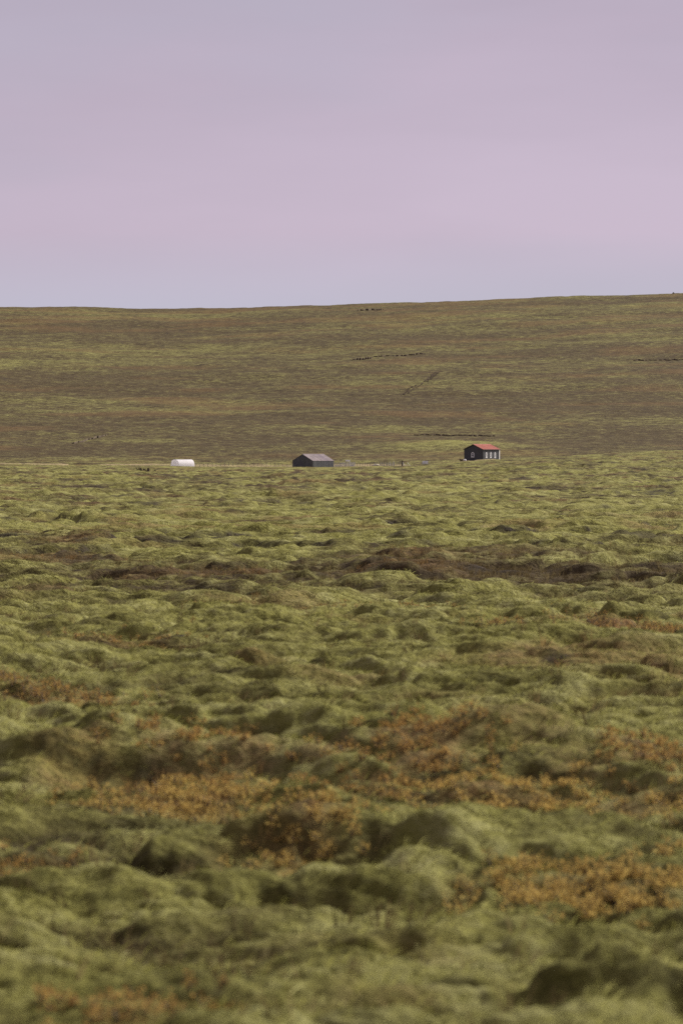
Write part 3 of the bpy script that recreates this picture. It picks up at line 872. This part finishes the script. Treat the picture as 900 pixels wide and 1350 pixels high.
def fence(name, label, p0, p1, d, n, h, mat, wires, wire_mat=None, jitter=.15, r=.07):
    root = empty(name, at(p0, d)); o = root.location.copy(); tops = []
    for i in range(n):
        q = at(p0 + (p1 - p0) * i / (n - 1) + rnd.uniform(-.3, .3), d + rnd.uniform(-.3, .3)) - o
        hh = h * rnd.uniform(.85, 1.15)
        top = q + Vector((rnd.gauss(0, jitter) * .5, rnd.gauss(0, jitter) * .5, hh))
        MB().bar(q - Vector((0, 0, .3)), top, r, 6, r * .85).build('post', mat, root)
        tops.append((q, top))
    for f_ in wires:
        mm = MB()
        for (qa, ta), (qb, tb) in zip(tops, tops[1:]):
            mm.bar(qa.lerp(ta, f_), qb.lerp(tb, f_), .014 if wire_mat is wire_m else .04, 4)
        mm.build('wire' if wire_mat is wire_m else 'rail', wire_mat or mat, root)
    return tag(root, label, 'fence')

fence('wire_fence', 'thin wire fence with grey posts between white tunnel and barn', 258, 384, 872, 24, 1.15, grey_wood, (.35, .65, .95), wire_m)
fence('post_fence', 'grey post fence right of the pale pen, running behind the sheep', 468, 529, 868, 20, 1.25, grey_wood, (.4, .85), grey_wood)

# pale pen beside the barn
pen = empty('sheep_pen', at(455, 862)); po = pen.location.copy()
px0 = 441.5
for i in range(9):
    q = at(px0 + i * 3.3, 862) - po
    MB().box((q.x, q.y, q.z + .62), (.13, .12, 1.75)).build('post', pale_wood, pen)
for i in range(8):
    qa = at(px0 + i * 3.3 + .5, 862) - po; qb = at(px0 + (i + 1) * 3.3 - .5, 862) - po
    for k in range(4 if i not in (0, 1) else 2):
        MB().bar((qa.x, qa.y - .02, qa.z + .28 + .30 * k), (qb.x, qb.y - .02, qb.z + .28 + .30 * k), .135, 4).build('board', pale_wood, pen)
    if i in (0, 1):
        MB().bar((qa.x, qa.y - .08, qa.z + .2), (qb.x, qb.y - .08, qb.z + 1.3), .06, 4).build('brace', pale_wood, pen)
tag(pen, 'pale timber pen of posts and boards beside the barn', 'pen')

sb = empty('sign_board', at(461.2, 858.5)); 
MB().bar((0, 0, -.3), (0, 0, 2.05), .06, 6).build('post', pale_wood, sb)
MB().box((-.68, -.08, 1.86), (1.45, .05, .46)).build('board', white_trim, sb)
MB().bar((-1.3, 0, -.3), (-1.3, 0, 1.8), .05, 6).build('post', grey_wood, sb)
tag(sb, 'white board on posts standing above the pale pen', 'board')
tb = empty('trestle_table', at(463.8, 857))
MB().box((0, 0, 1.02), (1.15, .8, .09)).build('top', white_trim, tb)
for sx in (-.48, .48):
    for sy in (-.3, .3): MB().bar((sx, sy, -.25), (sx, sy, .975), .045, 5).build('leg', pale_wood, tb)
MB().box((0, -.34, .55), (.9, .03, .5)).build('apron', pale_wood, tb)
tag(tb, 'low white table beside the white board at the pen', 'table')

# metal hurdle, dark post, fallen rails, trailer
hd = empty('metal_hurdle', at(510, 860))
for (u0, u1) in ((-2.2, -.1), (.1, 2.2)):
    mm = MB()
    for k in range(5): mm.bar((u0, 0, .25 + .2 * k), (u1, 0, .25 + .2 * k), .03, 5)
    for u_ in (u0, (u0 + u1) / 2, u1): mm.bar((u_, 0, -.2), (u_, 0, 1.1), .03, 5)
    mm.build('panel', worn('galvanised', (.22, .23, .28), (.33, .34, .40), 5, .45, metal=.3), hd)
for u_ in (.8, 1.95): MB().bar((u_, .1, -.2), (u_, .1, 1.55), .06, 6).build('post', pale_wood, hd)
tag(hd, 'blue-grey metal hurdle between the sheep and the dark post', 'hurdle')
dp = empty('gate_post', at(530, 860))
MB().box((0, 0, .75), (.30, .28, 2.0)).build('post', dark_wood, dp)
MB().box((0, 0, 1.79), (.36, .34, .07)).build('cap', dark_wood, dp)
tag(dp, 'thick dark gate post right of the metal hurdle', 'post')
lr = empty('leaning_rails', at(536, 859.4))
for (p_, q_, r_) in (((-1.2, 0, 1.25), (-.4, .1, 0), .05), ((-1.2, .15, 0), (-1.15, .15, 1.35), .05), ((.2, 0, 1.25), (1.05, 0, -.05), .055), ((-.2, 0, -.1), (.25, .1, 1.0), .05),
                     ((-1.1, .05, .35), (.3, .05, .42), .04), ((.5, .1, .5), (1.7, .1, .1), .045)):
    MB().bar(p_, q_, r_, 5).build('rail', pale_wood, lr)
tag(lr, 'pale broken rails leaning together right of the dark gate post', 'rails')

tl = empty('box_trailer', at(560.2, 856))
blue_m = worn('blue_frame', (.12, .13, .20), (.18, .19, .27), 4, .5)
van_w = worn('trailer_panel', (.60, .62, .63), (.72, .73, .73), 1.5, .45)
bm = bmesh.new(); bmesh.ops.create_cube(bm, size=1.0)
for v in bm.verts: v.co = Vector((v.co.x * 1.7, v.co.y * 1.2, v.co.z * .88 + 1.12))
bmesh.ops.bevel(bm, geom=list(bm.edges), offset=.05, segments=2, affect='EDGES')
me_ = bpy.data.meshes.new('box'); bm.to_mesh(me_); bm.free(); me_.materials.append(van_w)
bo = bpy.data.objects.new('box', me_); COL.objects.link(bo); bo.parent = tl
MB().box((.1, 0, .58), (2.3, 1.0, .12)).build('frame', blue_m, tl)
MB().bar((1.2, 0, .56), (1.9, 0, .30), .05, 5).build('drawbar', blue_m, tl)
for sy in (-.62, .62):
    mm = MB(); mm.bar((0, sy - .07, .30), (0, sy + .07, .30), .31, 14); wh = mm.build('wheel', dark_trim, tl)
    MB().bar((0, sy - .08, .30), (0, sy + .08, .30), .15, 10).build('rim', grey_wood, wh)
MB().box((-.2, -.615, 1.12), (.5, .03, .6)).build('hatch', worn('hatch_panel', (.5, .52, .54), (.6, .62, .62), 2, .5), tl)
tag(tl, 'small white box trailer on a blue frame between pen and house', 'trailer')

# ------------------------------------------------------------------ sheep
def sheep(loc, rz, label, col, head_col, scale=1.0, grazing=True, lying=False):
    root = empty('sheep', loc, rz)
    wool = worn('wool_' + str(len(bpy.data.materials)), tuple(c * .8 for c in col), col, 14, .95, bump=.5)
    hm_ = worn('face_' + str(len(bpy.data.materials)), tuple(c * .8 for c in head_col), head_col, 20, .9)
    leg = .12 if lying else .34
    pts = [(-.42, 0, leg + .24, .22), (-.18, 0, leg + .26, .27), (.12, 0, leg + .26, .27), (.36, 0, leg + .26, .22)]
    if grazing: pts += [(.52, 0, leg + .16, .13), (.64, 0, leg - .02, .095), (.72, 0, max(.08, leg - .18), .055)]
    else: pts += [(.50, 0, leg + .44, .13), (.56, 0, leg + .58, .10), (.70, 0, leg + .54, .06)]
    E = [(i, i + 1) for i in range(len(pts) - 1)]
    for (bx2, sy, par) in ((-.34, -.13, 0), (-.34, .13, 0), (.30, -.12, 3), (.30, .12, 3)):
        k = len(pts)
        pts += [(bx2, sy, leg + .06, .10), (bx2 + (.03 if bx2 > 0 else -.04), sy, leg * .5, .048), (bx2, sy, .0, .042)]
        E += [(par, k), (k, k + 1), (k + 1, k + 2)]
    k = len(pts); pts += [(-.66, 0, leg + .14, .05)]; E.append((0, k))
    me2 = bpy.data.meshes.new('body'); me2.from_pydata([p[:3] for p in pts], E, []); me2.materials.append(wool)
    o = bpy.data.objects.new('body', me2); COL.objects.link(o); o.parent = root
    md = o.modifiers.new('skin', 'SKIN'); md.use_smooth_shade = True
    for i, p in enumerate(pts):
        me2.skin_vertices[0].data[i].radius = (p[3], p[3])
    me2.skin_vertices[0].data[1].use_root = True
    o.modifiers.new('sub', 'SUBSURF').levels = 1
    h = pts[6]; hb = pts[5]
    for sy in (-1, 1):
        MB().bar((hb[0], sy * .06, hb[2] + .03), (hb[0] - .05, sy * .17, hb[2] + .05), .035, 5, .012).build('ear', hm_, root)
    root.scale = (scale,) * 3
    return tag(root, label, 'sheep', 'sheep around the farm buildings')

def on(px, d, sink=.02):
    p = at(px, d); return (p.x, p.y, p.z - sink)
sheep(on(493.6, 858), math.radians(175), 'creamy white sheep grazing near the pen, left one of the pair', (.58, .54, .44), (.5, .46, .4), .95)
sheep(on(497.4, 857.2), math.radians(15), 'creamy white sheep grazing near the pen, right one of the pair', (.60, .56, .46), (.5, .46, .4), .95)
sheep(on(608.2, 846), math.radians(160), 'dark brown sheep at the left corner of the red-roofed house', (.045, .028, .024), (.03, .02, .018), 1.15, False)
sheep(on(612.6, 845), math.radians(-60), 'white sheep beside the dark brown one at the house corner', (.66, .64, .60), (.55, .52, .48), 1.1, True)

# ------------------------------------------------------------------ hill details: cairn, peat banks, wheel ruts
stone_m = worn('cairn_stone', (.05, .045, .045), (.10, .09, .088), 1.5, .95, bump=.4)
cxp = (886.8 - 450) * 2062 / F
cairn = empty('cairn', (cxp, 2062, gz(cxp, 2062)))
for i in range(26):
    lv_ = i / 26
    zz = lv_ * 1.5; rr = 1.25 * (1 - lv_) ** .8 + .1
    an = rnd.uniform(0, 6.28); s_ = rnd.uniform(.45, .75) * (1.15 - .5 * lv_)
    bm = bmesh.new(); bmesh.ops.create_icosphere(bm, subdivisions=1, radius=s_ * .62)
    for v in bm.verts: v.co = Vector((v.co.x * rnd.uniform(.9, 1.25), v.co.y * rnd.uniform(.9, 1.2), v.co.z * rnd.uniform(.5, .8)))
    me_ = bpy.data.meshes.new('stone'); bm.to_mesh(me_); bm.free(); me_.materials.append(stone_m)
    so_ = bpy.data.objects.new('stone', me_); COL.objects.link(so_); so_.parent = cairn
    so_.location = (rr * math.cos(an) * .75, rr * math.sin(an) * .75, zz)
tag(cairn, 'small stone cairn on the skyline at the far right', 'cairn')

peat = worn('bare_peat', (.085, .068, .052), (.13, .105, .078), .5, 1.0, (1, 1, 1), 0.0, bump=.5)
def bank(name, label, px0, px1, py0, py1, hgt, depth=4.0, n=60, seed=1):
    """an eroded peat edge: steep dark front, top running back into the slope"""
    r = random.Random(seed); V = []; Fc = []
    p0, p1 = hit(px0, py0), hit(px1, py1)
    nx = np.array([[(seed * 31.7 + i * .23)] for i in range(n + 1)])[:, 0]
    wob = fbm(nx, nx * 0 + seed, 5, 3)
    for i in range(n + 1):
        t = i / n; p = p0.lerp(p1, t)
        y = p.y + wob[i] * depth * .8; x = p.x
        env = math.sin(math.pi * min(1, max(0, t))) ** .4
        h = hgt * env * (.85 + .3 * math.sin(i * .33 + seed) + .1 * r.random())
        z0 = max(gz(x, y), gz(x, y + 1.5) - .2) + .30; z1 = gz(x, y + depth)
        V += [(x, y - .25 * h, z0 - .9), (x, y, z0 + h * .6), (x, y + .35 * h, z0 + h), (x, y + depth, min(z1, z0 + h + .4) - .25)]
    for i in range(n):
        for k in range(3):
            a_ = i * 4 + k; Fc.append((a_, a_ + 4, a_ + 5, a_ + 1))
    o = mesh_obj(name, V, Fc, peat, None)
    return tag(o, label, kind='structure')
bank('peat_bank', 'dark eroded bank just below the skyline', 471, 505, 409.6, 408.6, .8, 5, 40, 2)
bank('peat_bank', 'dark eroded hollow edge on the upper hill', 463, 491, 475.5, 473, .75, 5, 40, 3)
bank('peat_bank', 'thin dark eroded line on the upper hill', 489, 560, 471, 466.5, .35, 4, 60, 4)
bank('peat_bank', 'dark cut edge below the green knoll', 545, 652, 573.5, 575.5, .12, 3, 80, 5)
bank('peat_bank', 'dark edge on the right of the hill', 835, 900, 476, 474.5, .15, 4, 50, 6)
bank('peat_bank', 'small dark bank left of the white tunnel', 180, 212, 617.5, 621.5, .35, 2.5, 50, 7)
bank('peat_bank', 'faint dark line low on the left of the hill', 95, 142, 585, 574, .45, 3, 50, 8)

rut_m = worn('rut_soil', (.048, .038, .028), (.075, .060, .044), .4, 1.0, (1, 1, 1), 0.0)
def rut(p0, p1, width, n=90):
    a_, b_2 = hit(*p0), hit(*p1); V = []; Fc = []
    dr = (b_2 - a_); side = Vector((dr.y, -dr.x, 0)).normalized() * width / 2
    for i in range(n + 1):
        p = a_.lerp(b_2, i / n); p = Vector((p.x + math.sin(i * .22) * .25, p.y, 0)); w = .85 + .25 * math.sin(i * .31)
        for s_ in (-1, 1):
            q = p + side * s_ * w; V.append((q.x, q.y, gz(q.x, q.y) + .20))
    for i in range(n): Fc.append((2 * i, 2 * i + 1, 2 * i + 3, 2 * i + 2))
    o = mesh_obj('wheel_rut', V, Fc, rut_m); return tag(o, 'bare soil wheel rut climbing the hill above the sheep', kind='structure')
rut((574, 490.5), (559, 503), 1.1); rut((577, 491.5), (563, 503), 1.1)
rut((557, 505), (538, 519), .9); rut((548, 508), (532, 521), .9)
